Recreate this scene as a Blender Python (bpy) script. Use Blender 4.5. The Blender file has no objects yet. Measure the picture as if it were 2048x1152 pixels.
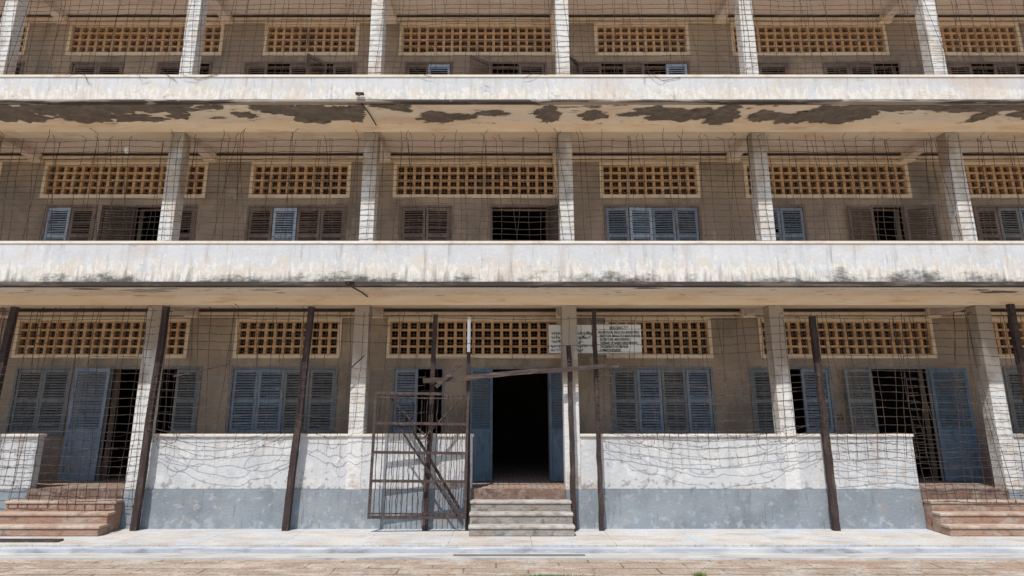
import bpy, math, random
from mathutils import Vector, Matrix, noise
random.seed(7)
S=bpy.context.scene
S.view_settings.view_transform='Standard'
S.view_settings.look='None'
S.view_settings.exposure=0

# ------------------------------------------------------------------ materials
def mat(name, base, layers=(), rough=0.85, bump=0.25, bscale=25, spec=0.25, metal=0.0, brick=None):
    m=bpy.data.materials.new(name); m.use_nodes=True
    nt=m.node_tree; N=nt.nodes; L=nt.links
    b=N['Principled BSDF']; b.inputs['Roughness'].default_value=rough
    b.inputs['Specular IOR Level'].default_value=spec; b.inputs['Metallic'].default_value=metal
    geo=N.new('ShaderNodeNewGeometry')
    sep=N.new('ShaderNodeSeparateXYZ'); L.new(geo.outputs['Position'],sep.inputs[0])
    rgb=N.new('ShaderNodeRGB'); rgb.outputs[0].default_value=(*base,1); cur=rgb.outputs[0]
    if brick:
        mp=N.new('ShaderNodeMapping'); mp.inputs['Location'].default_value=brick.get('loc',(0,0,0)); L.new(geo.outputs['Position'],mp.inputs[0])
        bt=N.new('ShaderNodeTexBrick'); L.new(mp.outputs[0],bt.inputs[0])
        bt.inputs['Color1'].default_value=(*brick['c1'],1); bt.inputs['Color2'].default_value=(*brick['c2'],1)
        bt.inputs['Mortar'].default_value=(*brick['m'],1); bt.inputs['Scale'].default_value=1
        bt.inputs['Brick Width'].default_value=brick['w']; bt.inputs['Row Height'].default_value=brick['h']
        bt.inputs['Mortar Size'].default_value=brick['ms']; cur=bt.outputs[0]
    for i,l in enumerate(layers):
        mp=N.new('ShaderNodeMapping'); mp.inputs['Scale'].default_value=l['s']; mp.inputs['Location'].default_value=(i*13.7+l.get('seed',0),i*5.1,i*9.3)
        L.new(geo.outputs['Position'],mp.inputs[0])
        nz=N.new('ShaderNodeTexNoise'); nz.inputs['Scale'].default_value=1; nz.inputs['Detail'].default_value=l.get('d',8)
        nz.inputs['Roughness'].default_value=l.get('r',0.62); nz.inputs['Distortion'].default_value=l.get('dist',0.0)
        L.new(mp.outputs[0],nz.inputs['Vector'])
        val=nz.outputs[0]
        if 'zg' in l:   # (position where bias applies, position where it has faded to 0, bias)
            for (z0,z1,bias) in l['zg']:
                mr=N.new('ShaderNodeMapRange'); mr.inputs[1].default_value=min(z0,z1); mr.inputs[2].default_value=max(z0,z1)
                if z0<z1: mr.inputs[3].default_value=bias; mr.inputs[4].default_value=0
                else: mr.inputs[3].default_value=0; mr.inputs[4].default_value=bias
                L.new(sep.outputs[l.get('ax',2)],mr.inputs[0])
                ad=N.new('ShaderNodeMath'); ad.operation='ADD'; L.new(val,ad.inputs[0]); L.new(mr.outputs[0],ad.inputs[1]); val=ad.outputs[0]
        mr=N.new('ShaderNodeMapRange'); mr.inputs[1].default_value=l['t'][0]; mr.inputs[2].default_value=l['t'][1]
        mr.inputs[4].default_value=l.get('a',1.0); L.new(val,mr.inputs[0])
        mx=N.new('ShaderNodeMix'); mx.data_type='RGBA'
        L.new(mr.outputs[0],mx.inputs[0]); L.new(cur,mx.inputs[6]); mx.inputs[7].default_value=(*l['c'],1); cur=mx.outputs[2]
    L.new(cur,b.inputs['Base Color'])
    if bump:
        nz=N.new('ShaderNodeTexNoise'); nz.inputs['Scale'].default_value=bscale; nz.inputs['Detail'].default_value=6; L.new(geo.outputs['Position'],nz.inputs['Vector'])
        bp=N.new('ShaderNodeBump'); bp.inputs['Strength'].default_value=bump; bp.inputs['Distance'].default_value=0.02
        L.new(nz.outputs[0],bp.inputs['Height']); L.new(bp.outputs[0],b.inputs['Normal'])
    return m

def paramat(name,zb,zt,dark,h):
    return mat(name,(0.49,0.50,0.515),[
        dict(c=(0.55,0.555,0.565),s=(0.45,0.5,2.2),t=(0.42,0.62),a=0.85),
        dict(c=(0.42,0.43,0.45),s=(6,6,0.5),t=(0.50,0.68),a=0.7),
        # flaked lower half: cream underlayer with bright flakes, soft upper limit
        dict(c=(0.56,0.50,0.42),s=(3.5,3.5,3.0),t=(0.53,0.60),a=0.75,r=0.78,zg=[(zb+h*0.25,zb+h*0.75,0.13),(zt-0.02,zt-h*0.75,-0.09)]),
        dict(c=(0.64,0.63,0.60),s=(12,12,5),t=(0.54,0.60),a=0.8,r=0.75,zg=[(zb+h*0.3,zb+h*0.8,0.07),(zt-0.02,zt-h*0.7,-0.08)]),
        dict(c=(0.47,0.35,0.26),s=(0.9,1.3,1.0),t=(0.54,0.74),a=0.55,zg=[(zt,zt-0.4,0.05)]),
        dict(c=(0.38,0.27,0.20),s=(8,8,0.8),t=(0.58,0.74),a=0.5,zg=[(zt,zt-0.3,0.06)]),
        dict(c=(0.20,0.19,0.18),s=(10,10,1.2),t=(0.58,0.74),a=0.65,zg=[(zb+0.03,zb+0.34,dark)]),
        dict(c=(0.055,0.052,0.05),s=(1.0,1.0,2.0),t=(0.62,0.76),a=0.88,r=0.8,zg=[(zb+0.02,zb+0.32,dark+0.05)]),
    ],bump=0.3,bscale=18)
M_par1=paramat('weathered_whitewash_first',4.07,4.83,0.16,0.7)
M_par2=paramat('weathered_whitewash_second',7.52,8.03,0.02,0.45)
M_par0=mat('whitewash_ground_wall',(0.50,0.505,0.51),[
        dict(c=(0.57,0.56,0.54),s=(0.8,1,1.6),t=(0.46,0.62),a=0.8),
        dict(c=(0.64,0.635,0.62),s=(4,5,4),t=(0.54,0.62),a=0.6),
        dict(c=(0.37,0.375,0.385),s=(3,3,1.2),t=(0.52,0.70),a=0.6),
        dict(c=(0.40,0.26,0.17),s=(3,3,3),t=(0.61,0.74),a=0.65,zg=[(0.64,0.9,0.10)]),
        dict(c=(0.34,0.25,0.19),s=(9,9,0.8),t=(0.59,0.74),a=0.5,zg=[(1.52,1.2,0.06)]),
        dict(c=(0.20,0.18,0.165),s=(9,9,9),t=(0.60,0.68),a=0.65,zg=[(0.64,0.85,0.08)]),
    ],bump=0.4,bscale=18)
M_plinth=mat('blue_grey_plinth',(0.22,0.245,0.27),[
        dict(c=(0.275,0.30,0.325),s=(0.8,1.2,2),t=(0.42,0.66),a=0.8),
        dict(c=(0.16,0.18,0.195),s=(1.6,2.5,1.2),t=(0.48,0.68),a=0.75),
        dict(c=(0.38,0.395,0.405),s=(7,7,8),t=(0.57,0.66),a=0.6,zg=[(0,0.25,0.08)]),
        dict(c=(0.31,0.265,0.22),s=(3,3,3),t=(0.58,0.70),a=0.55),
        dict(c=(0.12,0.13,0.14),s=(14,14,2),t=(0.58,0.70),a=0.55),
    ],bump=0.4)
M_cap=mat('cream_coping',(0.62,0.56,0.48),[dict(c=(0.42,0.28,0.19),s=(3,3,3),t=(0.52,0.7),a=0.6),
        dict(c=(0.68,0.66,0.62),s=(1.2,6,6),t=(0.5,0.6),a=0.7),dict(c=(0.2,0.17,0.14),s=(6,6,6),t=(0.62,0.72),a=0.7)])
def colmat(name,zt,zm,amt):  # brown staining towards each column top, with the overhang's shade painted in
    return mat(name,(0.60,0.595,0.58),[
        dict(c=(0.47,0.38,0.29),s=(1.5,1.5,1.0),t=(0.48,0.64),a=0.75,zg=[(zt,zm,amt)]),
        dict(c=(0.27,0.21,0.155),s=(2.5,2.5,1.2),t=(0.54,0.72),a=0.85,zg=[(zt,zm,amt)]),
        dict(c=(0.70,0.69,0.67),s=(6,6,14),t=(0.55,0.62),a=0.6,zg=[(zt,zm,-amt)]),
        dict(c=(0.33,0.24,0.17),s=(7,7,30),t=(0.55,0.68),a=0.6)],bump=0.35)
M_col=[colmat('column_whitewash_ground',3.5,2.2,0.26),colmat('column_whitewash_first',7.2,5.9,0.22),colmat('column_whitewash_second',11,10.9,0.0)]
M_beam=mat('cream_beam',(0.67,0.53,0.38),[
        dict(c=(0.70,0.61,0.49),s=(0.8,3,6),t=(0.45,0.6),a=0.8),
        dict(c=(0.50,0.30,0.17),s=(1.2,2,9),t=(0.54,0.68),a=0.6)])
M_ceil=mat('corridor_ceiling',(0.62,0.52,0.45),[
        dict(c=(0.44,0.335,0.27),s=(0.5,1.4,1),t=(0.48,0.66),a=0.75),
        dict(c=(0.68,0.62,0.56),s=(1.2,3,1),t=(0.50,0.62),a=0.6)])
M_sof=mat('cream_soffit',(0.74,0.65,0.54),[
        dict(c=(0.64,0.48,0.36),s=(0.6,1.8,1),t=(0.46,0.64),a=0.75),
        dict(c=(0.76,0.72,0.65),s=(1.5,4,1),t=(0.52,0.64),a=0.6),
        dict(c=(0.42,0.33,0.26),s=(3,6,1),t=(0.58,0.70),a=0.5),
        dict(c=(0.10,0.085,0.07),s=(2.2,7,1),t=(0.60,0.66),a=0.9,ax=1,zg=[(-0.84,-0.68,0.12)]),
    ],bump=0.3,bscale=12)
M_patch=mat('bare_cement_patch',(0.14,0.12,0.105),[dict(c=(0.20,0.175,0.15),s=(6,9,1),t=(0.46,0.62),a=0.9),dict(c=(0.07,0.06,0.052),s=(3,5,1),t=(0.54,0.68),a=0.8)],bump=0.6)
M_patch2=mat('stained_cement_patch',(0.36,0.32,0.275),[dict(c=(0.46,0.42,0.36),s=(6,9,1),t=(0.46,0.62),a=0.9)],bump=0.4)
M_drip=mat('mouldy_drip_edge',(0.045,0.038,0.034),[dict(c=(0.13,0.11,0.095),s=(1.3,4,8),t=(0.50,0.62),a=0.8)])
M_drip2=mat('mouldy_drip_edge_second',(0.30,0.26,0.22),[dict(c=(0.05,0.042,0.038),s=(0.35,4,6),t=(0.44,0.50),a=0.95),dict(c=(0.45,0.42,0.38),s=(1.7,5,6),t=(0.58,0.64),a=0.6)])
M_wall=mat('brown_plaster',(0.265,0.202,0.15),[
        dict(c=(0.355,0.27,0.198),s=(0.6,0.9,0.8),t=(0.46,0.60),a=0.85),
        dict(c=(0.16,0.132,0.105),s=(1.1,1.6,0.7),t=(0.47,0.63),a=0.85),
        dict(c=(0.41,0.33,0.25),s=(4,4,2),t=(0.58,0.70),a=0.6),
        dict(c=(0.25,0.225,0.195),s=(2,2,3),t=(0.55,0.66),a=0.6),
        dict(c=(0.10,0.085,0.07),s=(7,7,0.9),t=(0.60,0.74),a=0.6)],bump=0.4,bscale=30)
M_frame=mat('cream_trim',(0.62,0.50,0.36),[dict(c=(0.42,0.29,0.18),s=(4,4,4),t=(0.5,0.68),a=0.7)])
M_vent=mat('terracotta_vent_block',(0.46,0.27,0.14),[
        dict(c=(0.54,0.36,0.21),s=(3,3,3),t=(0.45,0.6),a=0.7),
        dict(c=(0.28,0.16,0.09),s=(5,5,5),t=(0.52,0.66),a=0.75),
        dict(c=(0.15,0.115,0.09),s=(1.3,1.3,2),t=(0.52,0.68),a=0.65)])
M_vent2=mat('vent_block_core',(0.20,0.12,0.07),[dict(c=(0.10,0.07,0.05),s=(5,5,5),t=(0.45,0.6),a=0.7)])
def shm(n,c,c2,c3): return mat(n,c,[dict(c=c2,s=(4,4,1.6),t=(0.46,0.64),a=0.8),dict(c=c3,s=(14,14,5),t=(0.53,0.66),a=0.7)],rough=0.7,bump=0.2,bscale=40)
M_sh={'b':shm('shutter_blue_paint',(0.165,0.21,0.265),(0.22,0.255,0.295),(0.12,0.105,0.09)),
      'l':shm('shutter_light_blue_paint',(0.29,0.365,0.46),(0.36,0.42,0.48),(0.19,0.18,0.17)),
      'g':shm('shutter_grey_paint',(0.15,0.16,0.165),(0.20,0.195,0.18),(0.10,0.08,0.065)),
      'n':shm('shutter_brown_wood',(0.145,0.10,0.08),(0.21,0.155,0.125),(0.06,0.045,0.035)),
      'd':shm('shutter_dark_wood',(0.06,0.04,0.033),(0.09,0.065,0.05),(0.03,0.02,0.02)),
      's':shm('shutter_deep_blue_paint',(0.095,0.15,0.21),(0.145,0.20,0.26),(0.065,0.065,0.07))}
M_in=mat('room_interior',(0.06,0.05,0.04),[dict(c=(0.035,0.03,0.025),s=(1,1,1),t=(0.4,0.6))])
M_floor=mat('corridor_tiles',(0.3,0.2,0.15),[dict(c=(0.18,0.15,0.13),s=(3,3,3),t=(0.5,0.65),a=0.5)],brick=dict(c1=(0.30,0.17,0.12),c2=(0.30,0.27,0.24),m=(0.1,0.09,0.08),w=0.2,h=0.2,ms=0.012))
M_wood=mat('rusty_dark_post',(0.045,0.030,0.027),[dict(c=(0.10,0.07,0.058),s=(16,16,2.5),t=(0.5,0.66),a=0.8),dict(c=(0.02,0.016,0.015),s=(30,30,4),t=(0.55,0.65),a=0.8)],bump=0.8,bscale=35)
M_rust=mat('rusty_iron',(0.06,0.042,0.038),[dict(c=(0.12,0.085,0.072),s=(14,14,14),t=(0.5,0.64),a=0.8),dict(c=(0.025,0.02,0.018),s=(8,8,8),t=(0.55,0.68),a=0.8)],rough=0.75,bump=0.5,bscale=60)
M_wire=mat('rusty_wire',(0.036,0.025,0.021),[dict(c=(0.085,0.055,0.04),s=(6,6,6),t=(0.5,0.62),a=0.8)],bump=0,rough=0.8)
M_plank=mat('weathered_plank',(0.06,0.042,0.037),[dict(c=(0.13,0.10,0.085),s=(2.5,20,25),t=(0.5,0.64),a=0.8)],bump=0.8,bscale=30)
M_step=mat('concrete_step',(0.25,0.225,0.20),[
        dict(c=(0.35,0.33,0.30),s=(3,3,7),t=(0.46,0.6),a=0.7),
        dict(c=(0.30,0.19,0.13),s=(2.5,2.5,4),t=(0.54,0.66),a=0.45,zg=[(0.75,0.2,0.08)]),
        dict(c=(0.11,0.098,0.085),s=(8,8,8),t=(0.52,0.64),a=0.75)],bump=0.6)
M_nose=mat('worn_step_edge',(0.36,0.33,0.295),[dict(c=(0.22,0.185,0.155),s=(6,6,10),t=(0.48,0.62),a=0.85),dict(c=(0.46,0.44,0.41),s=(3,3,3),t=(0.5,0.6),a=0.7)],bump=0.5)
M_noser=mat('worn_red_step_edge',(0.38,0.28,0.215),[dict(c=(0.24,0.16,0.12),s=(6,6,10),t=(0.48,0.62),a=0.8),dict(c=(0.48,0.42,0.36),s=(3,3,3),t=(0.5,0.6),a=0.7)],bump=0.5)
M_stepr=mat('red_worn_step',(0.32,0.20,0.145),[
        dict(c=(0.40,0.33,0.27),s=(3,3,7),t=(0.5,0.62),a=0.7),
        dict(c=(0.28,0.12,0.075),s=(2.5,2.5,6),t=(0.50,0.64),a=0.6),
        dict(c=(0.12,0.10,0.08),s=(7,7,7),t=(0.54,0.66),a=0.7)],bump=0.5)
M_riser=mat('worn_landing_edge',(0.17,0.105,0.08),[dict(c=(0.28,0.235,0.20),s=(4,4,6),t=(0.5,0.65),a=0.8),dict(c=(0.08,0.06,0.055),s=(7,7,7),t=(0.52,0.62),a=0.75)],bump=0.5)
M_side=mat('sidewalk_concrete',(0.46,0.44,0.41),[
        dict(c=(0.54,0.525,0.50),s=(1.2,2.5,1),t=(0.45,0.6),a=0.7),
        dict(c=(0.36,0.29,0.23),s=(1.4,3,1),t=(0.50,0.66),a=0.65),
        dict(c=(0.43,0.48,0.54),s=(1.3,3,1),t=(0.50,0.66),a=0.75,ax=1,zg=[(-0.02,-0.45,0.14)]),
        dict(c=(0.24,0.22,0.20),s=(30,30,1),t=(0.56,0.64),a=0.6),
        dict(c=(0.28,0.25,0.22),s=(1.5,5,1),t=(0.56,0.70),a=0.65)],bump=0.6,
        brick=dict(c1=(0.49,0.455,0.41),c2=(0.44,0.41,0.375),m=(0.26,0.24,0.22),w=1.25,h=3.0,ms=0.008,loc=(0.2,1.6,0)))
M_curb=mat('pale_kerb',(0.37,0.395,0.43),[dict(c=(0.50,0.505,0.51),s=(1,5,5),t=(0.48,0.6)),dict(c=(0.2,0.21,0.23),s=(2,6,6),t=(0.53,0.66),a=0.8)])
M_gut=mat('gutter_concrete',(0.41,0.395,0.375),[dict(c=(0.49,0.48,0.46),s=(0.9,6,1),t=(0.48,0.6)),dict(c=(0.30,0.23,0.18),s=(2,6,1),t=(0.55,0.7),a=0.6),dict(c=(0.18,0.185,0.20),s=(1.1,9,1),t=(0.55,0.64),a=0.6)])
M_gnd=mat('worn_paving',(0.4,0.3,0.22),[
        dict(c=(0.34,0.23,0.17),s=(0.8,1.8,1),t=(0.48,0.62),a=0.7),
        dict(c=(0.46,0.42,0.37),s=(1.8,5,1),t=(0.48,0.60),a=0.8),
        dict(c=(0.15,0.105,0.08),s=(26,26,1),t=(0.54,0.62),a=0.75),
        dict(c=(0.22,0.195,0.165),s=(3,9,1),t=(0.54,0.66),a=0.75),
        dict(c=(0.46,0.28,0.18),s=(40,40,1),t=(0.58,0.64),a=0.75),
        dict(c=(0.58,0.50,0.40),s=(0.8,0.8,1),t=(0.60,0.80),a=0.92,ax=1,zg=[(-5.0,-3.2,0.5)]),],bump=1.0,bscale=30,  # pale tone out of view, added to bounce warm light onto soffits and wall
        brick=dict(c1=(0.38,0.31,0.24),c2=(0.32,0.25,0.19),m=(0.12,0.095,0.075),w=0.85,h=0.30,ms=0.014,loc=(0.1,0.12,0)))
M_signw=mat('sign_white_paint',(0.58,0.565,0.51),[dict(c=(0.43,0.39,0.33),s=(4,4,4),t=(0.52,0.68),a=0.6)],rough=0.5,bump=0)
M_ink=mat('sign_black_letters',(0.012,0.012,0.015),bump=0)
M_white=mat('white_paint_strip',(0.72,0.74,0.76),[dict(c=(0.3,0.28,0.26),s=(20,20,20),t=(0.6,0.7))],bump=0)
M_dark=mat('black_metal',(0.04,0.038,0.036),bump=0)
M_grate=mat('dusty_grate_metal',(0.16,0.15,0.14),bump=0)
M_grass=mat('grass_blade',(0.07,0.16,0.03),[dict(c=(0.16,0.22,0.05),s=(20,20,20),t=(0.45,0.6))],bump=0)

# ------------------------------------------------------------------ mesh builder
class B:
    def __init__(s): s.v=[]; s.f=[]; s.mi=[]; s.m=[]
    def mid(s,m):
        if m not in s.m: s.m.append(m)
        return s.m.index(m)
    def box(s,x0,x1,y0,y1,z0,z1,m,M=None):
        n=len(s.v)
        for x in (x0,x1):
            for y in (y0,y1):
                for z in (z0,z1):
                    p=Vector((x,y,z)); s.v.append(M@p if M else p)
        for q in ((0,1,3,2),(4,6,7,5),(0,4,5,1),(2,3,7,6),(0,2,6,4),(1,5,7,3)):
            s.f.append(tuple(n+i for i in q)); s.mi.append(s.mid(m))
    def tube(s,pts,r,m,k=3,cap=True):
        n=len(s.v); mi=s.mid(m); c=len(pts)
        for i,p in enumerate(pts):
            d=(pts[min(i+1,c-1)]-pts[max(i-1,0)])
            if d.length<1e-9: d=Vector((1,0,0))
            d.normalize()
            a=d.cross(Vector((0,1,0.01)))
            if a.length<1e-3: a=d.cross(Vector((1,0,0)))
            a.normalize(); b=d.cross(a)
            for j in range(k):
                t=2*math.pi*j/k; s.v.append(p+(a*math.cos(t)+b*math.sin(t))*r)
        for i in range(c-1):
            for j in range(k):
                j2=(j+1)%k
                s.f.append((n+i*k+j,n+i*k+j2,n+(i+1)*k+j2,n+(i+1)*k+j)); s.mi.append(mi)
        if cap and k>3:
            s.f.append(tuple(n+j for j in range(k))); s.mi.append(mi)
            s.f.append(tuple(n+(c-1)*k+j for j in range(k))); s.mi.append(mi)
    def obj(s,name,parent=None,bevel=0):
        me=bpy.data.meshes.new(name); me.from_pydata([tuple(p) for p in s.v],[],s.f)
        for m in s.m: me.materials.append(m)
        me.polygons.foreach_set('material_index',s.mi); me.update()
        import bmesh
        bm=bmesh.new(); bm.from_mesh(me); bmesh.ops.recalc_face_normals(bm,faces=bm.faces); bm.to_mesh(me); bm.free()
        o=bpy.data.objects.new(name,me); S.collection.objects.link(o)
        if parent: o.parent=parent
        if bevel:
            md=o.modifiers.new('bev','BEVEL'); md.width=bevel; md.segments=2; md.limit_method='ANGLE'
        return o
def empty(name):
    o=bpy.data.objects.new(name,None); S.collection.objects.link(o); return o

# ------------------------------------------------------------------ dimensions (metres)
L0=1.205; SP=3.8; ST=3.45
XL,XR=-18.0,20.0
COLS=[L0+SP*i for i in range(-5,6)]
CW=0.135
YA=-0.85; YC=1.365; YB=9.0
SOF=[4.04,7.49,10.94]       # slab undersides
BEAM=[3.865,7.325,10.77]
FLR=[0.64,4.19,7.64]
PART=[1.56,4.83,8.03]
bld=empty('school_building')

# slabs, soffits, beams
b=B()
for i,z in enumerate(SOF):
    if i<2: b.box(XL,XR,YA+0.10,0.0,z,z+0.15,M_sof)
    else: b.box(XL,XR,-0.2,0.0,z,z+0.15,M_beam)
    b.box(XL,XR,0.27,YC,z,z+0.15,M_ceil)
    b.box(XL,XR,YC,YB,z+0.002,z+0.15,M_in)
    b.box(XL,XR,0.0,0.27,BEAM[i],z+0.15,M_beam)
    for c in COLS:
        b.box(c-0.10,c+0.10,0.27,YC-0.14,BEAM[i]+0.01,z-0.001,M_ceil)
        b.box(c-0.13,c+0.13,YC-0.14,YC-0.001,BEAM[i]-0.03,z-0.001,M_beam)
    b.box(XL,XR,YC-0.06,YC-0.003,BEAM[i]+0.04,BEAM[i]+0.10,M_frame)   # cornice
    b.box(XL,XR,YC-0.022,YC-0.003,BEAM[i]-0.01,BEAM[i]+0.012,M_frame)
    b.box(XL,XR,YC-0.08,YC-0.045,BEAM[i]+0.125,BEAM[i]+0.145,M_wood)  # conduit
b.obj('slabs_and_beams',bld)

# bare cement patches where the soffit plaster has fallen
def blob(b,cx,cy,rx,ry,z,m,sd,y0=-0.745,y1=-0.004):
    n=64; n0=len(b.v)
    for j in range(n):
        t=2*math.pi*j/n; c,s_=math.cos(t),math.sin(t)
        k=1+0.55*noise.noise(Vector((c*1.3+sd,s_*1.3,sd*2.1)))+0.35*noise.noise(Vector((c*4+sd,s_*4,sd)))+0.16*noise.noise(Vector((c*11,s_*11,sd)))
        b.v.append(Vector((cx+rx*k*c,min(y1,max(y0,cy+ry*k*s_)),z)))
    b.v.append(Vector((cx,min(y1,max(y0,cy)),z)))
    for j in range(n): b.f.append((n0+n,n0+j,n0+(j+1)%n)); b.mi.append(b.mid(m))
b=B()
# (x, y, rx, ry) in metres on the underside of the second-floor slab
PT=[(-9.36,-.39,.52,.35),(-8.65,-.60,.57,.19),(-7.94,-.44,.66,.33),(-7.18,-.64,.71,.19),(-7.13,-.27,.57,.17),(-6.28,-.60,.62,.21),(-7.6,-.58,.21,.1),(-5.57,-.66,.15,.1),(-6.21,-.33,.21,.12),
    (-4.24,-.60,.43,.19),(-3.62,-.44,.76,.33),(-2.96,-.48,.36,.29),(-4.95,-.37,.21,.12),(-5.35,-.66,.12,.1),(-4.62,-.64,.14,.08),(-2.29,-.73,.17,.08),(-1.96,-.68,.24,.12),(-1.82,-.54,.11,.06),
    (-1.3,-.29,.43,.19),(-.73,-.31,.21,.1),(-.21,-.44,.3,.12),(.69,-.48,.11,.12),(.86,-.35,.21,.25),(.86,-.64,.13,.1),(1.73,-.37,.28,.17),(2.45,-.42,.27,.08),
    (2.87,-.54,.36,.15),(3.54,-.39,.66,.25),(4.2,-.25,.33,.25),(4.25,-.66,.21,.1),(4.96,-.35,.24,.19),(5.53,-.27,.47,.21),(6.1,-.39,.57,.33),(6.66,-.52,.43,.29),
    (7.19,-.68,.52,.15),(7.9,-.68,.43,.1),(8.66,-.64,.57,.15),(9.15,-.35,.19,.19),(9.51,-.68,.47,.15),(10.2,-.48,.47,.21),(-10.1,-.52,.57,.29)]
for k,(a,c,d,e) in enumerate(PT):
    blob(b,a,c,d,e,7.487-0.0006*k,M_patch,k*3.7+1)
for k,(cx,w,cy,ry) in enumerate([(-6.3,.44,-.45,.12),(-5.85,.22,-.6,.05),(-4.27,.2,-.5,.06),(8.4,.16,-.5,.05),(8.84,.35,-.35,.1),(-7.3,.26,-.6,.05),(2.5,.26,-.65,.04)]):
    blob(b,cx,cy,w,ry,4.037-0.0006*k,M_patch2 if k<3 else M_patch,k*5.3+90)
b.obj('soffit_cement_patches',bld)

# floors
b=B(); b.box(XL,XR,0.02,YB,0.0,0.64,M_floor)
b.obj('ground_floor_slab',bld)

# parapets
b=B()
for i,(m,md) in enumerate(((M_par1,M_drip),(M_par2,M_drip2))):
    z0=SOF[i]; z1=PART[i+1]; dh=0.065 if i==0 else 0.035
    b.box(XL,XR,YA,YA+0.10,z0+dh,z1-0.05,m)
    b.box(XL,XR,YA-0.015,YA+0.11,z1-0.05,z1,M_cap)
    b.box(XL,XR,YA-0.02,YA+0.10,z0-0.012,z0+dh,md)
b.obj('balcony_parapets',bld,0.006)

# columns
b=B()
for c in COLS:
    zz=[(0.0,BEAM[0]),(SOF[0]+0.15,BEAM[1]),(SOF[1]+0.15,BEAM[2])]
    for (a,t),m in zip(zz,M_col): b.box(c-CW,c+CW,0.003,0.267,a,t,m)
b.obj('columns',bld,0.012)

# ground floor low wall with plinth
OP=[(-8.16,-6.53),(-0.545,1.07),(7.17,8.67)]
segs=[(XL,-8.16),(-6.26,-0.545),(1.34,7.17),(8.94,XR)]
b=B()
for (x0,x1) in segs:
    b.box(x0,x1,0.012,0.17,0.64,1.515,M_par0)
    b.box(x0-0.02 if x0 not in(1.34,-6.26,8.94) else x0,x1+0.02,-0.018,0.19,1.515,1.562,M_cap)
b.obj('veranda_low_wall',bld,0.008)
b=B()
b.box(XL,XR,-0.004,0.02,0.0,0.638,M_plinth)
for (x0,x1) in OP: b.box(x0,x1,-0.02,-0.004,0.48,0.652,M_riser)
b.obj('plinth',bld)

# ------------------------------------------------------------------ back wall with openings
WZ=(1.54,2.805); VZ=(3.04,3.83)
VENTS=[(-13.09,-10.95,11),(-9.99,-6.45,18),(-5.49,-3.33,11),(-2.38,1.16,18),(2.1,4.25,11),(5.24,8.80,18),(9.70,11.87,11),(12.84,16.4,18)]
GO=[('w',-9.81,-8.75),('d',-7.88,-7.12),('w',-7.05,-6.14),('w',-5.455,-3.39),('w',-2.2,-1.235),('d',-0.22,0.905),('w',2.2,4.18),('w',5.01,6.56),('d',7.42,8.53),('w',10.15,11.7)]
MO=[('w',-9.78,-8.78),('d',-7.85,-7.2),('w',-7.1,-6.62),('w',-5.45,-3.41),('w',-2.17,-1.15),('d',-0.24,0.92),('w',2.2,4.17),('w',5.43,6.43),('d',7.93,8.53),('w',10.14,12.0)]
TO=[('w',-11.9,-10.95),('w',-9.79,-8.67),('w',-7.84,-6.68),('w',-5.85,-3.38),('w',-2.2,-1.2),('w',-0.25,0.94),('w',1.74,4.18),('w',5.8,6.45),('w',7.3,8.97),('w',10.1,12.2)]
def strips(b,z0,z1,holes,m):
    xs=XL
    for (a,c) in sorted(holes):
        if a>xs: b.box(xs,a,YC,YC+0.22,z0,z1,m)
        xs=max(xs,c)
    b.box(xs,XR,YC,YC+0.22,z0,z1,m)
b=B(); fr=B(); vb=B()
for i,ops in enumerate((GO,MO,TO)):
    o=i*ST
    f=FLR[i]; top=SOF[i]
    doors=[(x0,x1) for k,x0,x1 in ops if k=='d']
    strips(b,f,WZ[0]+o,doors,M_wall)
    strips(b,WZ[0]+o,WZ[1]+o,[(x0,x1) for k,x0,x1 in ops],M_wall)
    strips(b,WZ[1]+o,VZ[0]+o,[],M_wall)
    strips(b,VZ[0]+o,VZ[1]+o,[(a,c) for a,c,n in VENTS],M_wall)
    strips(b,VZ[1]+o,top,[],M_wall)
    for (a,c,n) in VENTS:
        z0,z1=VZ[0]+o,VZ[1]+o
        t=0.055
        fr.box(a-0.01,c+0.01,YC-0.03,YC+0.03,z0-0.02,z0+t,M_frame); fr.box(a-0.01,c+0.01,YC-0.03,YC+0.03,z1-t,z1+0.02,M_frame)
        fr.box(a-0.01,a+t,YC-0.028,YC+0.03,z0+t,z1-t,M_frame); fr.box(c-t,c+0.01,YC-0.028,YC+0.03,z0+t,z1-t,M_frame)
        x0=a+t; x1=c-t; zz0=z0+t; zz1=z1-t; cw=(x1-x0)/n; ch=(zz1-zz0)/4
        for r in range(5):
            w=0.021
            zz=zz0+r*ch
            vb.box(x0,x1,YC+0.006,YC+0.10,max(zz-w,zz0),min(zz+w,zz1),M_vent)
        for k in range(n+1):
            xx=x0+k*cw; w=0.029
            for r in range(4):
                dj=random.uniform(-0.004,0.004)
                vb.box(max(xx-w,x0),min(xx+w,x1),YC+0.002+dj*0.5,YC+0.10,zz0+r*ch+0.021,zz0+(r+1)*ch-0.021,M_vent)
                if k<n:
                    cx=xx+cw/2; cz=zz0+(r+0.5)*ch
                    vb.box(cx-cw/2+0.029,cx+cw/2-0.029,YC+0.04,YC+0.06,cz-0.013,cz-0.005,M_vent2,None)
                    vb.box(cx-0.004,cx+0.004,YC+0.06,YC+0.10,zz0+r*ch+0.021,zz0+(r+1)*ch-0.021,M_vent2)
b.obj('rear_corridor_wall',bld)
vb.obj('ventilation_blocks',bld)
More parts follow.
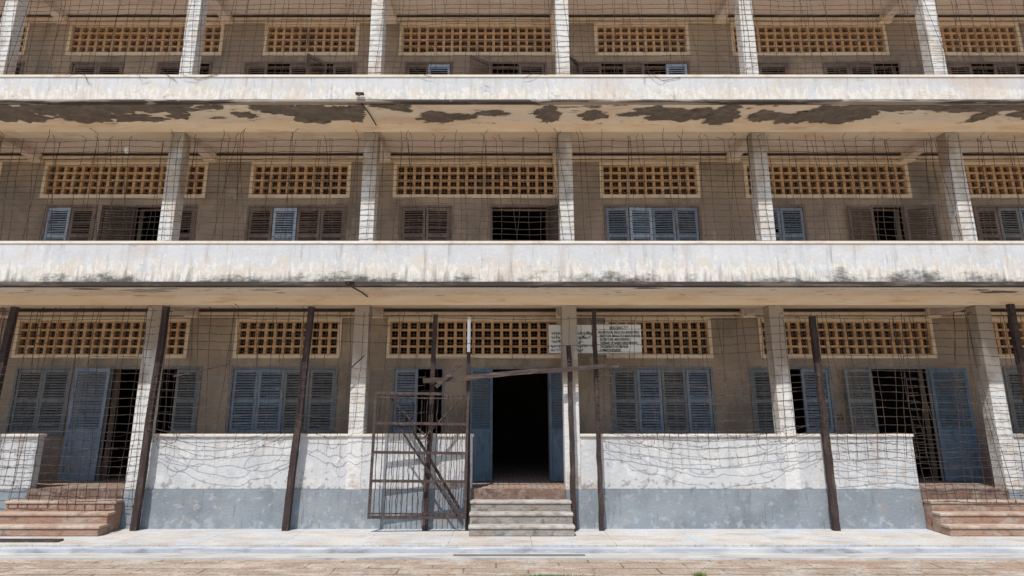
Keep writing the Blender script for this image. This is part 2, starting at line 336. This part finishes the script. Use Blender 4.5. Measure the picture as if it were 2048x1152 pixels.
# rooms behind
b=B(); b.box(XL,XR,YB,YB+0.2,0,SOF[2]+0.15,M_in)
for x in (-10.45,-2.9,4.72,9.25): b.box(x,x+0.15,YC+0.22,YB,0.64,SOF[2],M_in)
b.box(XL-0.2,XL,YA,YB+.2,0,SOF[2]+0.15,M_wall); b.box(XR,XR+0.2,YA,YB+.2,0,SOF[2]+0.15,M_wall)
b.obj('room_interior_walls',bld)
b=B(); b.box(XL-0.4,XR+0.4,-0.25,YB+0.4,SOF[2]+0.15,SOF[2]+0.35,M_beam); b.obj('roof_slab',bld)

# ------------------------------------------------------------------ shutters
sh=B()
def leaf(hx,z0,h,w,col,side=1,ang=0,yoff=0.0,solid=False):
    m=M_sh[col]
    a=math.radians(ang)*( -1 if side>0 else 1)
    M=Matrix.Translation((hx,YC+yoff,z0))@Matrix.Rotation(a,4,'Z')@Matrix.Rotation(math.radians(random.uniform(-.5,.5)),4,'Y')@Matrix.Diagonal((side,1,1,1))
    st=0.06; th=0.036; g=0.006
    sh.box(g,st,0,th,0.004,h-0.004,m,M); sh.box(w-st,w-g,0,th,0.004,h-0.004,m,M)
    rails=[0.004,h*0.47,h-0.075] if h<1.6 else [0.004,h*0.42,h-0.08]
    for k,zr in enumerate(rails): sh.box(st,w-st,0.002,th-0.002,zr,zr+0.07,m,M)
    rng=[(rails[0]+0.07,rails[1]),(rails[1]+0.07,rails[2])]
    for k,(a0,a1) in enumerate(rng):
        if solid and k==0:
            sh.box(st,w-st,0.014,0.026,a0,a1,m,M); sh.box(st+0.05,w-st-0.05,0.007,0.014,a0+0.06,a1-0.06,m,M); continue
        n=max(2,int((a1-a0)/0.052)); p=(a1-a0)/n
        for j in range(n):
            if random.random()<0.008: continue
            Mx=M@Matrix.Translation((0,0.018,a0+(j+0.5)*p))@Matrix.Rotation(math.radians(44+random.uniform(-5,5)),4,'X')@Matrix.Rotation(math.radians(random.uniform(-.6,.6)),4,'Y')
            sh.box(st,w-st,-0.025,0.025,-0.004,0.004,m,Mx)
def frame(x0,x1,z0,z1,m,door=False):
    t=0.045
    fr.box(x0-t,x0,YC-0.02,YC+0.08,z0,z1,m); fr.box(x1,x1+t,YC-0.02,YC+0.08,z0,z1,m)
    fr.box(x0-t,x1+t,YC-0.022,YC+0.08,z1,z1+t,m)
    if not door: fr.box(x0-t,x1+t,YC-0.03,YC+0.08,z0-0.03,z0,m)
def bars(x0,x1,z0,z1):
    n=int((x1-x0)/0.11)
    for k in range(1,n):
        x=x0+(x1-x0)*k/n; fr.box(x-0.007,x+0.007,YC+0.12,YC+0.134,z0,z1,M_wood)
    for q in (0.33,0.66): fr.box(x0,x1,YC+0.113,YC+0.119,z0+(z1-z0)*q-0.010,z0+(z1-z0)*q+0.010,M_wood)
for i,ops in enumerate((GO,MO,TO)):
    for k,x0,x1 in ops:
        o=i*ST; fm=M_sh['g'] if i==0 else M_sh['n']
        if k=='w': frame(x0,x1,WZ[0]+o,WZ[1]+o,fm)
        else: frame(x0,x1,FLR[i],WZ[1]+o,fm,True)
WH=WZ[1]-WZ[0]
def row(x0,x1,cols,i):
    n=len(cols); w=(x1-x0)/n; z=WZ[0]+i*ST
    for k,c in enumerate(cols):
        if c=='.': bars(x0+k*w,x0+(k+1)*w,z,z+WH); continue
        if c=='o': continue
        if k%2==0: leaf(x0+k*w,z,WH,w,c,1,random.uniform(0,3),0.0)
        else: leaf(x0+(k+1)*w,z,WH,w,c,-1,random.uniform(0,3),0.0)
# ground storey
row(-9.81,-8.75,'gg',0); row(-7.05,-6.14,'.g',0); row(-5.455,-3.39,'bbgg',0); row(-2.2,-1.235,'b.',0)
row(2.2,4.18,'gbgb',0); row(10.15,11.7,'gbg',0)
leaf(5.01,WZ[0],WH,0.5,'g',1,4); leaf(6.56,WZ[0],WH,0.6,'b',-1,8)
DH=WZ[1]-0.64
leaf(-7.90,0.65,DH,0.62,'b',-1,16,-0.10,True)
leaf(-0.22,0.65,DH,0.56,'s',-1,38,-0.05,True); leaf(0.905,0.65,DH,0.56,'s',1,40,-0.05,True)
leaf(7.40,WZ[0],WH,0.60,'g',-1,8,-0.075); leaf(8.55,0.65,DH,0.62,'s',1,22,-0.07,True)
# first floor
row(-9.78,-8.78,'ln',1); row(-7.1,-6.62,'n',1); row(-5.45,-3.41,'nlnn',1); row(-2.17,-1.15,'nn',1); row(2.2,4.17,'blbb',1)
row(5.43,6.43,'bb',1); row(10.14,12.0,'ngbb',1)
D1=WZ[1]+ST-FLR[1]
leaf(-7.86,FLR[1],D1,0.66,'d',-1,10,-0.08); leaf(0.92,FLR[1],D1,0.5,'d',1,45,-0.05)
leaf(7.90,FLR[1],D1,0.6,'n',-1,8,-0.08); leaf(8.56,FLR[1],D1,0.6,'n',1,15,-0.08)
# second floor
row(-11.9,-10.95,'nd',2); row(-9.79,-8.67,'nn',2); row(-7.84,-6.68,'n.',2); row(-5.85,-3.38,'n.n.n',2)
row(-2.2,-1.2,'nl',2); row(-0.25,0.94,'.n',2); row(1.74,4.18,'n.n.l',2); row(5.8,6.45,'n',2); row(7.3,8.97,'nn.',2); row(10.1,12.2,'n.n.',2)
leaf(-0.27,WZ[0]+2*ST,WH,0.55,'n',-1,35,-0.05)
leaf(1.72,WZ[0]+2*ST,WH,0.5,'d',-1,50,-0.05)
leaf(-4.0,WZ[0]+2*ST,WH,0.5,'n',-1,50,-0.05)
sh.obj('shutters',bld)
fr.obj('window_and_vent_frames',bld)

def text(name,body,x,y,z,size,m,parent,width=None,align='LEFT',off=0.0016):
    c=bpy.data.curves.new(name,'FONT'); c.body=body; c.size=size; c.align_x=align; c.extrude=0.001; c.offset=off
    o=bpy.data.objects.new(name,c); S.collection.objects.link(o)
    o.location=(x,y,z); o.rotation_euler=(math.pi/2,0,0); c.materials.append(m); o.parent=parent
    if width:
        bpy.context.view_layer.update()
        if o.dimensions.x>0: o.scale=(width/o.dimensions.x,1,1)
    return o
text('room_number','05',6.62,YC-0.003,1.80,0.15,M_wood,bld)

# rain spouts at slab edges
b=B()
for (x,z) in ((-2.62,4.10),(-2.62,7.60)):
    b.box(x-0.075,x+0.075,YA-0.10,YA-0.021,z,z+0.025,M_drip2); b.tube([Vector((x,YA-0.06,z+0.01)),Vector((x,YA-0.11,z-0.05))],0.018,M_drip,8)
    zz=4.025 if z<5 else 7.465
    b.tube([Vector((x+0.02,YA+0.02,zz)),Vector((x+0.08,-0.45,zz)),Vector((x+0.12,-0.02,zz-0.01))],0.011,M_dark,6)
b.obj('rain_spouts',bld)
# hanging lamp
lamp=B(); lx=-7.75; ly=0.6
lamp.tube([Vector((lx,ly,7.49)),Vector((lx,ly,7.34))],0.006,M_white,6)
prof=((7.345,0.012),(7.33,0.018),(7.29,0.040),(7.24,0.050),(7.19,0.044),(7.155,0.024),(7.15,0.002))
n=len(lamp.v)
for z,r in prof:
    for j in range(12): lamp.v.append(Vector((lx+r*math.cos(j*.5236),ly+r*math.sin(j*.5236),z)))
for q in range(len(prof)-1):
    for j in range(12): lamp.f.append((n+q*12+j,n+q*12+(j+1)%12,n+(q+1)*12+(j+1)%12,n+(q+1)*12+j)); lamp.mi.append(lamp.mid(M_white))
lamp.obj('hanging_lamp')

# ------------------------------------------------------------------ steps
def steps(name,x0,x1,m,mn,flare=0.0):
    b=B(); n=3
    for k in range(n):
        y0=-0.66+0.22*k
        e=flare*(n-1-k)
        b.box(x0-e,x1+e,y0,-0.021 if k==n-1 else -0.66+0.22*(k+1),0.0,0.16*(k+1)-0.05,m)
        b.box(x0-e-0.012,x1+e+0.012,y0-0.018,-0.021 if k==n-1 else -0.66+0.22*(k+1)-0.02,0.16*(k+1)-0.05,0.16*(k+1),mn)
    return b.obj(name,None,0.014)
steps('concrete_steps',-0.55,1.13,M_step,M_nose)
steps('concrete_steps.001',-8.35,-6.50,M_stepr,M_noser,0.03)
steps('concrete_steps.002',7.17,8.85,M_stepr,M_noser,0.03)

# ------------------------------------------------------------------ ground
b=B(); b.box(-40,40,-1.30,-0.004,-0.2,0.0,M_side); b.obj('sidewalk',None)
b=B(); b.box(-40,40,-1.44,-1.302,-0.2,-0.02,M_curb); b.obj('kerb',None,0.01)
b=B(); b.box(-40,40,-1.74,-1.442,-0.2,-0.085,M_gut); b.obj('gutter',None)
b=B()
b.v=[Vector(p) for p in ((-500,-500,-0.11),(500,-500,-0.11),(500,500,-0.11),(-500,500,-0.11))]; b.f=[(0,1,2,3)]; b.mi=[b.mid(M_gnd)]
b.obj('ground')
b=B()
for k in range(60):
    x=-0.7+k*0.031; b.box(x,x+0.009,-1.61,-1.56,-0.083,-0.076,M_grate)
b.box(-0.72,1.17,-1.618,-1.61,-0.083,-0.075,M_grate); b.box(-0.72,1.17,-1.56,-1.552,-0.083,-0.075,M_grate)
b.obj('drain_grate')
b=B(); b.box(-8.6,-6.75,-1.02,-0.98,0.003,0.03,M_rust); b.box(-8.6,-6.75,-1.12,-1.09,0.003,0.025,M_rust); b.box(-6.78,-6.75,-1.09,-1.02,0.004,0.024,M_rust)
b.obj('iron_rails')
b=B()
def blade(x,y,h):
    a=random.uniform(0,6.28); lx=random.uniform(-.5,.5)*h; ly=random.uniform(-.5,.5)*h; w=0.004
    n=len(b.v); b.v.extend([Vector((x-w*math.cos(a),y-w*math.sin(a),-0.11)),Vector((x+w*math.cos(a),y+w*math.sin(a),-0.11)),Vector((x+lx,y+ly,-0.11+h))])
    b.f.append((n,n+1,n+2)); b.mi.append(b.mid(M_grass))
for k in range(900): blade(random.gauss(0.6,0.28),random.gauss(-2.71,0.03),random.uniform(.02,.06))
for k in range(160): blade(random.gauss(2.47,0.035),random.gauss(-2.66,0.02),random.uniform(.03,.08))
for k in range(160): blade(random.uniform(-6,6),random.gauss(-2.74,0.03),random.uniform(.01,.03))
b.obj('grass')

# ------------------------------------------------------------------ posts
def beam(name,p0,p1,w,d,m,seed=0,jit=0.006,extra=None,nseg=22):
    p0=Vector(p0); p1=Vector(p1); ax=(p1-p0); Ln=ax.length; ax.normalize()
    side=ax.cross(Vector((0,1,0))).normalized(); fwd=side.cross(ax).normalized()
    b=B(); mi=b.mid(m)
    for i in range(nseg+1):
        t=i/nseg; c=p0+ax*Ln*t
        bw=noise.noise(Vector((t*3,seed,0)))*jit*2
        tw=1-0.12*t
        for (a,q) in ((-1,-1),(0,-1.02),(1,-1),(1,1),(0,1),(-1,1)):
            j=noise.noise(Vector((t*14,seed*3+a,q)))*jit
            b.v.append(c+side*(a*w/2*tw+j+bw)+fwd*(q*d/2*tw+j))
    k=6
    for i in range(nseg):
        for j in range(k):
            j2=(j+1)%k; b.f.append((i*k+j,i*k+j2,(i+1)*k+j2,(i+1)*k+j)); b.mi.append(mi)
    b.f.append(tuple(range(k))); b.mi.append(mi); b.f.append(tuple(nseg*k+j for j in range(k))); b.mi.append(mi)
    if extra: extra(b)
    return b.obj(name)
YP=-0.16
posts=[(-9.0,-8.83,3.80,0.115),(-6.17,-6.10,3.80,0.11),(-3.64,-3.47,3.80,0.11),(-1.315,-1.22,3.66,0.085),(1.19,1.16,3.10,0.09),(1.637,1.637,3.74,0.08),(5.56,5.56,3.62,0.11),(9.15,9.17,3.85,0.115)]
for k,(xb,xt,z,w) in enumerate(posts):
    beam('fence_post' if k==0 else 'fence_post.%03d'%k,(xb,YP,0),(xt,YP,z),w,w*0.8,M_wood,k+1,0.012)
def strip(b): b.box(-0.64,-0.595,YP-0.062,YP-0.052,3.0,3.56,M_white); b.box(-0.645,-0.59,YP-0.052,YP+0.02,2.98,3.6,M_white)
beam('gate_post',(-0.60,YP,0),(-0.62,YP,3.02),0.075,0.07,M_wood,22,0.006,strip)
beam('wooden_plank',(-1.40,-0.27,2.47),(2.02,-0.25,2.74),0.085,0.05,M_plank,31,0.014)
beam('wooden_plank.001',(-1.17,-0.31,2.36),(-0.74,-0.30,2.76),0.07,0.03,M_plank,37,0.008,nseg=8)
beam('wooden_stick',(-5.8,-0.2,2.55),(-4.85,-0.2,2.76),0.022,0.02,M_plank,41,0.006,nseg=10)
beam('wooden_stick.001',(-2.8,-0.15,2.60),(-2.48,-0.15,2.92),0.018,0.02,M_plank,43,0.006,nseg=8)

# ------------------------------------------------------------------ wire
def barb(b,p,r=0.0024):
    ln=random.uniform(0.010,0.019)
    for q in range(2):
        v=Vector((random.uniform(-1,1),random.uniform(-0.6,0.6),random.uniform(-1,1))).normalized()*ln
        b.tube([p-v,p+v],r,M_wire,3)
def strand(b,pts,r=0.0044,step=0.10,barbs=True):
    out=[pts[0]]
    for i in range(len(pts)-1):
        a,c=pts[i],pts[i+1]; l=(c-a).length; n=max(1,int(l/step+.5))
        for k in range(1,n+1):
            p=a.lerp(c,k/n)
            if not(i==len(pts)-2 and k==n): p=p+Vector((random.gauss(0,.0025),random.gauss(0,.003),random.gauss(0,.0025)))
            out.append(p)
            if barbs and random.random()<0.75: barb(b,p.lerp(out[-2],random.uniform(.2,.8)))
    b.tube(out,r,M_wire,3)
def warp(x,z,seed,amp):
    return (noise.noise(Vector((x*0.5,z*0.7,seed)))*amp+noise.noise(Vector((x*2.2,z*2.2,seed+7)))*amp*0.25,
            noise.noise(Vector((x*0.5,z*0.7,seed+31)))*amp+noise.noise(Vector((x*2.2,z*2.2,seed+77)))*amp*0.25)
def net(b,x0,x1,z0,z1,dx,dz,Y,seed,amp,topends=0.0,sag=0.0,drop=0.0,tj=0.5):
    def P(x,z):
        a,c=warp(x,z,seed,amp); u=(x-x0)/(x1-x0); w_=(z1-z)/(z1-z0)
        s=-sag*4*u*(1-u)*w_
        return Vector((x+a,Y+0.03*noise.noise(Vector((x,z,seed+3))),z+c+s))
    nz=int((z1-z0)/dz); nx=int((x1-x0)/dx)
    for k in range(nz+1):
        z=z0+(z1-z0)*k/nz+random.gauss(0,dz*0.05)
        if random.random()<drop: continue
        strand(b,[P(x0+(x1-x0)*j/(nx*1.0),z+random.gauss(0,.003)) for j in range(nx+1)],0.0047)
    for j in range(nx+1):
        x=x0+(x1-x0)*j/nx+random.gauss(0,dx*0.07)
        if random.random()<drop: continue
        lean=random.gauss(0,0.008)
        pts=[P(x+lean*k,z0+(z1-z0)*k/nz) for k in range(nz+1)]
        if topends and random.random()<0.75:
            e=random.uniform(0.03,topends); p=pts[-1]; pts.append(p+Vector((random.gauss(0,.02),0,e*.6))); pts.append(pts[-1]+Vector((random.gauss(0,.05),-0.03,e*.4)))
        strand(b,pts,0.0044)
YW=-0.045
w=B(); net(w,-12.2,12.6,7.75,10.75,0.165,0.12,YW,1.5,0.04)
for k in range(22):
    x=random.uniform(-10,12); z=8.05+random.uniform(-.05,.1); pts=[Vector((x+t*.11*random.uniform(.7,1.3),YA-0.03-0.02*math.sin(t),z+0.11*math.sin(t*.8+k)-0.02*t)) for t in range(random.randint(3,7))]
    if k%3==0: strand(w,pts,.0038)
w.obj('barbed_wire_net')
w=B(); net(w,-11.4,11.8,4.35,7.12,0.165,0.12,YW,5.5,0.045,0.28); w.obj('barbed_wire_net.001')
w=B()
Yn=YP-0.07
net(w,-9.8,-8.25,0.75,3.7,0.16,0.135,Yn,11,0.05,0.1)
net(w,-8.3,-6.2,0.35,3.7,0.16,0.135,Yn,12,0.06,0.1)
net(w,-6.15,-3.6,1.66,3.7,0.17,0.135,Yn,13,0.06,0.12,0.06,0.04)
net(w,-3.55,-1.35,1.75,3.65,0.19,0.15,Yn,14,0.08,0.12,0.06,0.15)
net(w,-1.3,1.6,2.85,3.6,0.24,0.2,Yn,15,0.08,0.1,0,0.3)
net(w,1.64,5.55,1.62,3.55,0.17,0.135,Yn,16,0.06,0.12,0.16,0.03)
net(w,5.57,7.2,1.15,3.6,0.16,0.135,Yn,17,0.07,0.12)
net(w,7.1,10.2,0.45,3.6,0.16,0.135,Yn,18,0.07,0.12)
def cat(xa,za,xb,zb,s,Y,n=24):
    sd=random.uniform(0,50)
    return [Vector((xa+(xb-xa)*t/n, Y-0.02+0.04*noise.noise(Vector((t*.3,sd,0))), za+(zb-za)*t/n - s*4*(t/n)*(1-t/n)+0.035*noise.noise(Vector((t*.5,sd,5))))) for t in range(n+1)]
def hook(x,z):   # loose wire end curling in front of the low wall
    a=random.choice((-1,1))*random.uniform(.08,.22); d=random.uniform(.2,.42)
    return [Vector((x+a*math.sin(t*.5)*(1 if t<6 else .9),Yn-.02,z-d*math.sin(t*.26))) for t in range(0,10)]
for k in range(3):
    strand(w,cat(-6.1,1.70-k*0.05,-3.65,1.68-k*0.03,0.20+0.11*k,Yn),0.0036)
    if k<2: strand(w,cat(-3.6,1.8-k*0.03,-2.3,1.7-k*0.02,0.08+0.12*k,Yn),0.0036)
for k in range(3):
    strand(w,cat(1.68,1.90-k*0.08,5.5,1.80-k*0.07,0.34+0.10*k,Yn,30),0.0036)
for k in range(2):
    strand(w,cat(1.68,3.0-k*.3,5.5,2.6-k*0.2,0.2,Yn-.02,30),0.0036)
for k in range(4):
    strand(w,cat(5.6,1.7-k*0.10,8.9,1.5-k*0.12,0.12+0.03*k,Yn,26),0.0036)
for k in range(3):
    strand(w,cat(-6.2,1.6-k*0.2,-9.6,1.5-k*0.15,0.1+0.03*k,Yn,26),0.0036)
for k in range(16):
    strand(w,hook(random.choice((random.uniform(-6,-2.4),random.uniform(2,5.4))),1.70),0.0034)
w.obj('barbed_wire_net.002')

# ------------------------------------------------------------------ gate
g=B(); T=Matrix.Translation((-0.62,-0.27,0.20))@Matrix.Rotation(math.radians(4),4,'Z')@Matrix.Rotation(math.radians(0.8),4,'Y')@Matrix.Diagonal((-1,1,1,1))
W,H=1.62,2.06
for (x0,x1,z0,z1) in ((0,.045,0,H),(W-.045,W,0,H)): g.box(x0,x1,-.02,.02,z0,z1,M_rust,T)
for z in (0.0,0.57,1.03,1.51,H-0.045): g.box(0.045,W-0.045,-.018,.018,z,z+0.045,M_rust,T)
g.box(0.045,W-0.045,-.016,.016,0.07,0.09,M_rust,T); g.box(0.045,W-0.045,-.016,.016,H-0.11,H-0.09,M_rust,T)
for k in range(1,18):
    x=W*k/18; pts=[T@Vector((x+random.gauss(0,.006),0.0,z0*H/16)) for z0 in range(17)]
    strand(g,pts,0.0075,0.07)
for (a,c) in (((0.15,.03,0.05),(1.2,.03,1.5)),((1.35,.03,1.95),(0.75,.03,1.35)),((0.2,.03,1.9),(0.75,.03,1.3))):
    g.tube([T@Vector(a),T@Vector(c)],0.017,M_rust,6)
g.obj('iron_gate')
beam('fence_brace',(-0.75,-0.14,0.35),(-1.75,-0.13,1.9),0.05,0.04,M_wood,51,0.006,nseg=12)

# ------------------------------------------------------------------ sign
sg=empty('information_sign')
b=B(); YS=0.31
b.box(0.85,1.735,YS,YS+0.02,3.0,3.555,M_signw); b.box(1.745,2.575,YS,YS+0.02,2.995,3.56,M_signw)
for (x0,x1) in ((0.85,1.735),(1.745,2.575)):
    for (a,c,z0,z1) in ((x0,x1,3.003,3.012),(x0,x1,3.545,3.553)): b.box(a,c,YS-0.004,YS-0.001,z0,z1,M_dark)
b.box(0.9,2.5,YS+0.021,YS+0.05,3.2,3.25,M_wood)
b.obj('boards',sg)
YT=YS-0.003
text('title_english','BUILDING "C"',2.16,YT,3.455,0.085,M_ink,sg,0.34,'CENTER')
lines=["GROUND FLOOR : SINGLE CELLS MADE OF BRICK","FIRST FLOOR : SINGLE CELLS MADE OF WOOD","SECOND FLOOR : MASS DETENTION","THE BRAID OF BARBED WIRES PREVENTS","THE DESPERATE VICTIMS FROM","COMMITTING SUICIDE"]
wd=[0.78,0.75,0.55,0.70,0.52,0.38]
for k,(t,ww) in enumerate(zip(lines,wd)):
    text('line_english_%d'%k,t,1.765 if k in(0,) else 1.80,YT,3.38-0.067*k,0.066,M_ink,sg,ww)
text('title_khmer','អគារ "គ"',1.22,YT,3.455,0.075,M_ink,sg,0.3,'CENTER')
kl=["ជាន់ផ្ទាល់ដី បន្ទប់ឃុំឃាំងធ្វើពីឥដ្ឋ","ជាន់ទី១ បន្ទប់ឃុំឃាំងធ្វើពីឈើ","ជាន់ទី២ ឃុំឃាំងរួម","លួសបន្លាការពារកុំឱ្យអ្នកទោស","លោតសម្លាប់ខ្លួន"]
for k,t in enumerate(kl):
    text('line_khmer_%d'%k,t,0.88,YT,3.36-0.078*k,0.064,M_ink,sg,[.82,.75,.6,.8,.6][k])

# ------------------------------------------------------------------ light, camera
el=math.radians(60); az=math.radians(20)
sd=Vector((-math.sin(az)*math.cos(el),-math.cos(az)*math.cos(el),math.sin(el)))
sl=bpy.data.lights.new('sun','SUN'); sl.energy=4.7; sl.angle=math.radians(0.5); sl.color=(1,0.965,0.905)
so=bpy.data.objects.new('sun',sl); S.collection.objects.link(so); so.rotation_euler=sd.to_track_quat('Z','Y').to_euler(); so.location=(-10,-30,30)
W_=bpy.data.worlds.new('World'); S.world=W_; W_.use_nodes=True; nt=W_.node_tree
sk=nt.nodes.new('ShaderNodeTexSky'); sk.sky_type='NISHITA'; sk.sun_disc=False; sk.sun_elevation=el; sk.sun_rotation=math.radians(200)
nt.links.new(sk.outputs[0],nt.nodes['Background'].inputs[0]); nt.nodes['Background'].inputs[1].default_value=0.15
cd=bpy.data.cameras.new('camera'); cam=bpy.data.objects.new('camera',cd); S.collection.objects.link(cam)
cd.lens=20.74; cd.sensor_width=36; cd.shift_x=0.0083; cd.clip_end=2000
cam.location=(0,-10.655,1.84); cam.rotation_euler=(math.radians(90+12.41),0,0)
S.camera=cam
